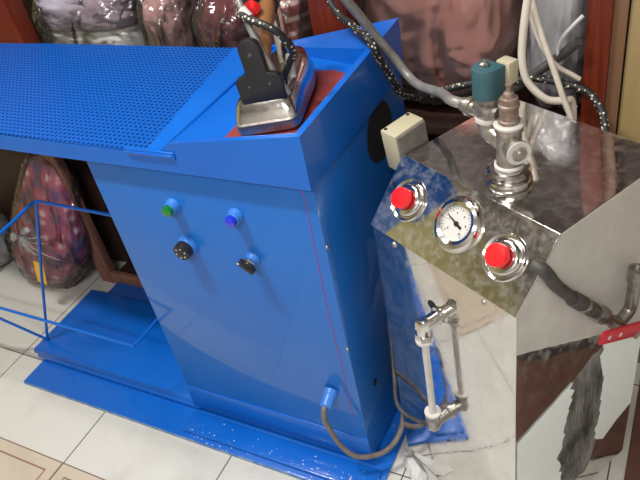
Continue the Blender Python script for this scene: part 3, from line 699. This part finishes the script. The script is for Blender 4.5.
# fittings on top: collar, tee, safety valve, elbow, solenoid valve
tx, ty = -.143, .145
b = B(); b.lathe([(.036, 0), (.036, .004), (.0335, .008), (.030, .009), (.031, .013), (.034, .016), (.034, .021), (.030, .025), (.024, .026), (0, .026)], Matrix.Translation((tx, ty, H2)), 40); b.build('mounting_collar', M['chrome'], G_, BM)
b = B()
z0 = H2+.026
b.lathe([(.021, 0), (.0215, .004), (.019, .008), (.019, .062), (.0215, .064), (.0215, .072), (0, .072)], Matrix.Translation((tx, ty, z0)), 24)
ex = V((1, -.45, .0)).normalized()
b.lathe([(.0165, .0), (.0165, .024), (.0185, .026), (.0185, .034), (.014, .035), (.012, .031), (0, .031)], axis_mat((tx, ty, z0+.042), ex), 24)
b.tube([(tx, ty, z0+.040), (tx-.020, ty, z0+.044), (tx-.036, ty, z0+.050), (tx-.042, ty, z0+.062), (tx-.042, ty, z0+.072)], .0165, 18, 6)
b.build('pipe_tee', M['brass_grey'], G_, BM)
for q, r in (((tx, ty, z0), .0225), ((tx, ty, z0+.071), .0228)):
    b = B(); b.lathe([(r*.9, 0), (r, .002), (r, .005), (r*.9, .007)], Matrix.Translation(q), 24); b.build('sealing_tape', M['ptfe'], G_, BM)
b = B(); b.lathe([(.0175, 0), (.0188, .001), (.0188, .003), (0, .003)], axis_mat(V((tx, ty, z0+.042)) + ex*.0325, ex), 24); b.build('sealing_tape', M['ptfe'], G_, BM)
b = B(); b.lathe([(.012, 0), (.012, .004), (.006, .0045), (.006, .008), (0, .008)], axis_mat(V((tx, ty, z0+.042)) + ex*.0345, ex), 8); b.build('plug', M['brass_grey'], G_, BM)
sv = Matrix.Translation((tx, ty, z0+.078)) @ Matrix.Diagonal((.85, .85, .80, 1))
b = B(); b.lathe([(.019, 0), (.019, .006), (.0165, .008), (.0165, .030), (.0185, .032), (.0185, .037), (.0155, .039), (.0155, .050), (.011, .052), (.009, .060), (.0045, .062), (.0045, .072), (.006, .073), (.006, .077), (0, .079)], sv, 20); b.build('safety_valve', M['rust'], G_, BM)
sx, sz = tx-.042, z0+.074
b = B(); b.lathe([(.0195, -.006), (.0195, .0), (.0, .0)], Matrix.Translation((sx, ty, sz)), 20); b.build('sealing_tape', M['ptfe'], G_, BM)
so = empty('solenoid_valve', tuple(BM @ V((sx, ty, sz)))); so.parent = G_; so.location = V(so['wl']) - V(G_['wl'])
b = B(); b.lathe([(.017, 0), (.019, .003), (.019, .014), (.023, .016), (.023, .022), (.016, .024), (.016, .034), (.012, .036), (.012, .045), (0, .045)], Matrix.Translation((sx, ty, sz)), 6)
b.lathe([(.012, 0), (.012, .030), (.0155, .031), (.0155, .040), (.011, .041), (.011, .052), (0, .052)], axis_mat((sx, ty, sz+.004), (-1, 0, 0)), 20)
b.lathe([(.012, 0), (.012, .024), (0, .024)], axis_mat((sx, ty, sz+.010), (1, 0, 0)), 20)
b.build('valve_body', M['brass_grey'], so, BM)
b = B()
prof = [(-.021, -.020), (.016, -.020)] + [(.016+.0, -.020)] 
pts = [(.0205*math.cos(a), .0205*math.sin(a)-.002) for a in [PI + PI*k/14 for k in range(15)]] + [(.0205, .018), (-.0205, .018)]
b.prism(pts, 'z', sz+.034, sz+.082, .002, None); b.build('coil', M['teal'], so, BM @ Matrix.Translation((sx, ty, 0)))
b = B(); b.lathe([(.007, 0), (.007, .004), (.004, .006), (0, .006)], Matrix.Translation((sx-.002, ty-.002, sz+.082)), 6); b.lathe([(.003, 0), (.003, .010), (0, .010)], Matrix.Translation((sx-.002, ty-.002, sz+.082)), 10); b.build('coil_nut', M['brass_grey'], so, BM)
b = B(); b.box((sx+.000, ty+.0185, sz+.048), (sx+.026, ty+.040, sz+.084), .003); b.build('plug_box', M['cream'], so, BM)
# junction box beside the top left corner
jb = empty('junction_box', tuple(BM @ V((-.351, .12, .775)))); jb.parent = G_; jb.location = V(jb['wl']) - V(G_['wl'])
J = Matrix.Translation((-.374, .086, .772)) @ Matrix.Rotation(.10, 4, 'X')
b = B(); b.box((0, 0, 0), (.040, .068, .081), .003); b.build('box_body', M['cream'], jb, BM @ J)
b = B(); b.box((.0402, .002, .003), (.0445, .066, .078), .0015); b.build('side_plate', M['greyplate'], jb, BM @ J)  # darker grey plate over the right face of the cream box
for yy in (.008, .060):
    b = B(); b.lathe([(.0032, 0), (.0032, .001), (0, .001)], J @ Matrix.Translation((.007, yy, .0811)), 10); b.build('screw', M['black'], jb, BM)
b = B(); b.box((-.3345, .10, .735), (-.3270, .135, .776), .001); b.build('mounting_bracket', M['brass_grey'], jb, BM)

# ------------------------------------------------------------------ hoses and cables
def hose(name, pts, r, mat, label, cat, **kw):  # routes below mostly come from image pixels, set at chosen depths beforehand
    b = B(); b.tube(pts, r, 14, 8, **kw); return tag(b.build(name, M[mat]), label, cat)
port = BM @ V((sx-.054, ty, sz+.004))
dirp = (BM.to_3x3() @ V((-1, 0, 0)))
hose('steam_hose', [port + dirp*.001, port + dirp*.025 + V((0, .0, -.002)), (.150, .245, .884), (.088, .305, .864), (.053, .338, .866), (.030, .34, .897), (.016, .33, .926), (.003, .318, .956), (-.012, .30, .998), (-.026, .28, 1.038), (-.045, .25, 1.11), (-.07, .2, 1.25)], .0086, 'hosegrey', 'smooth grey steam hose slanting from boiler valve over the iron rest', 'hose')
BR = [(-.19, .46, 1.12), (-.142, .42, 1.005), (-.100, .385, .968), (-.062, .354, .962), (-.030, .319, .963), (.002, .285, .966), (.018, .278, .950), (.020, .292, .920), (.022, .312, .890), (.024, .333, .855), (.026, .360, .815), (.034, .400, .785), (.056, .435, .776), (.085, .445, .782), (.141, .450, .797), (.218, .455, .805), (.266, .455, .812), (.312, .455, .806), (.360, .445, .797), (.386, .432, .777), (.400, .412, .758), (.407, .392, .735), (.412, .378, .70)]
hose('braided_hose', BR, .0074, 'braid', 'black braided hose with pale flecks curving behind the boiler', 'hose')
hose('water_hose', [(.264, .42, 1.06), (.260, .42, 1.006), (.254, .42, .962), (.249, .42, .915), (.248, .42, .866), (.259, .42, .822), (.292, .425, .786), (.322, .44, .776), (.334, .46, .766), (.337, .47, .72)], .0074, 'whitehose', 'thick white hose looping down behind the teal valve', 'hose')
hose('water_hose', [(.240, .445, 1.05), (.249, .445, .998), (.258, .445, .972), (.275, .44, .916), (.300, .44, .845), (.322, .435, .785), (.345, .432, .719), (.355, .43, .60), (.362, .43, .3), (.366, .432, .06), (.372, .44, .010), (.40, .455, .0066)], .0058, 'whitehose', 'long straight white hose crossing in front of the looped hose', 'hose')
hose('water_hose', [(.246, .472, .965), (.252, .470, .936), (.262, .468, .900), (.281, .468, .859), (.304, .470, .831), (.328, .478, .812), (.342, .484, .800)], .0050, 'whitehose', 'short white hose ending at the red-brown frame', 'hose')
hose('cable', [(.341, .488, .924), (.324, .484, .906), (.305, .482, .880), (.300, .482, .856), (.304, .484, .835)], .0036, 'film_scrap', 'thin pale cable in front of white bagged laundry', 'cable')
hose('cable', [(.30, .455, .0040), (.302, .458, .02), (.306, .462, .2), (.310, .466, .60), (.322, .468, .712), (.336, .468, .735), (.341, .472, .75)], .0032, 'film_scrap', 'short pale cable behind the back edge of the boiler', 'cable')
hose('cable', [(.338, .478, .880), (.31, .486, .850), (.275, .482, .822), (.235, .478, .79), (.20, .474, .765), (.165, .47, .752)], .0095, 'rubber', 'thick black cable lying across the bagged laundry behind the white hoses', 'cable')
hose('cable', [(.020, .34, .50), (.020, .22, .440), (.026, .16, .390), (.048, .108, .345), (.068, .060, .300), (.078, .034, .26), (.102, .020, .245), (.150, .0, .262), (.178, -.025, .30), (.19, -.018, .325)], .0042, 'rubber', 'thin black cable drooping from gap to lower level gauge fitting', 'cable')
# torn film by the foot and the brown mat on the right
b = B(); rnd = random.Random(8)
pts = [(-.352, .042), (-.330, .050), (-.300, .046), (-.262, .034), (-.236, .010), (-.232, -.02), (-.262, -.012), (-.292, .004), (-.322, .014), (-.346, .024)]
n = len(pts); cen = V((-.292, .02, .020))
lo_ = [b.bm.verts.new((x, y-.035, .001 + rnd.uniform(0, .005))) for x, y in pts]
hi_ = [b.bm.verts.new((x, y-.035, v.co.z+.0012)) for (x, y), v in zip(pts, lo_)]
mid = [b.bm.verts.new((cen.x+(x-cen.x)*.5, cen.y+(y-cen.y)*.5-.035, .012 + rnd.uniform(0, .010))) for x, y in pts]
for i in range(n):
    j = (i+1) % n
    b.bm.faces.new((lo_[j], lo_[i], hi_[i], hi_[j])); b.bm.faces.new((hi_[i], hi_[j], mid[j], mid[i]))
b.bm.faces.new(mid); b.bm.faces.new(lo_[::-1])
bmesh.ops.recalc_face_normals(b.bm, faces=b.bm.faces)
tag(b.build('film_scrap', M['film_scrap'], None, BM, smooth=False), 'torn white scrap of film on floor at the boiler foot', 'scrap')
fm = empty('floor_mat', (.72, .2, 0)); tag(fm, 'brown floor mat with dark edge lying right of the steam boiler', 'mat')
b = B(); b.box((.535, -.5, .0005), (.845, .505, .010), .003); b.build('mat_field', M['matbrown'], fm)
b = B(); b.box((.845, -.5, .0005), (.885, .505, .011), .003); b.build('mat_edge', M['matdark'], fm)

# ------------------------------------------------------------------ light
def area(name, loc, size, sy, power, col, target):
    l = bpy.data.lights.new(name, 'AREA'); l.shape = 'RECTANGLE'; l.size = size; l.size_y = sy; l.energy = power; l.color = col
    o = bpy.data.objects.new(name, l); COL.objects.link(o); o.location = loc
    o.rotation_euler = (V(target)-V(loc)).to_track_quat('-Z', 'Y').to_euler(); return o
area('ceiling_lamp', (-.55, -.50, 2.60), .45, .10, 38, (1, .97, .93), (-.55, -.50, 0))
area('fill_lamp_far', (.58, -1.9, 2.60), 1.1, .12, 54, (1, .97, .93), (.58, -1.9, 0))  # fill light, added to brighten the boiler's right side
area('fill_lamp_back', (-.75, .22, 2.60), 1.1, .10, 14, (1, .97, .93), (-.75, .22, 0))  # added light that lifts the bagged laundry at the back
w = bpy.data.worlds.new('world'); bpy.context.scene.world = w; w.use_nodes = True
w.node_tree.nodes['Background'].inputs[0].default_value = (.8, .85, 1, 1); w.node_tree.nodes['Background'].inputs[1].default_value = .15

for o in bpy.data.objects:
    if 'wl' in o: del o['wl']
vs = bpy.context.scene.view_settings
vs.view_transform = 'Standard'; vs.look = 'None'; vs.gamma = 1; vs.use_curve_mapping = False; vs.exposure = .24
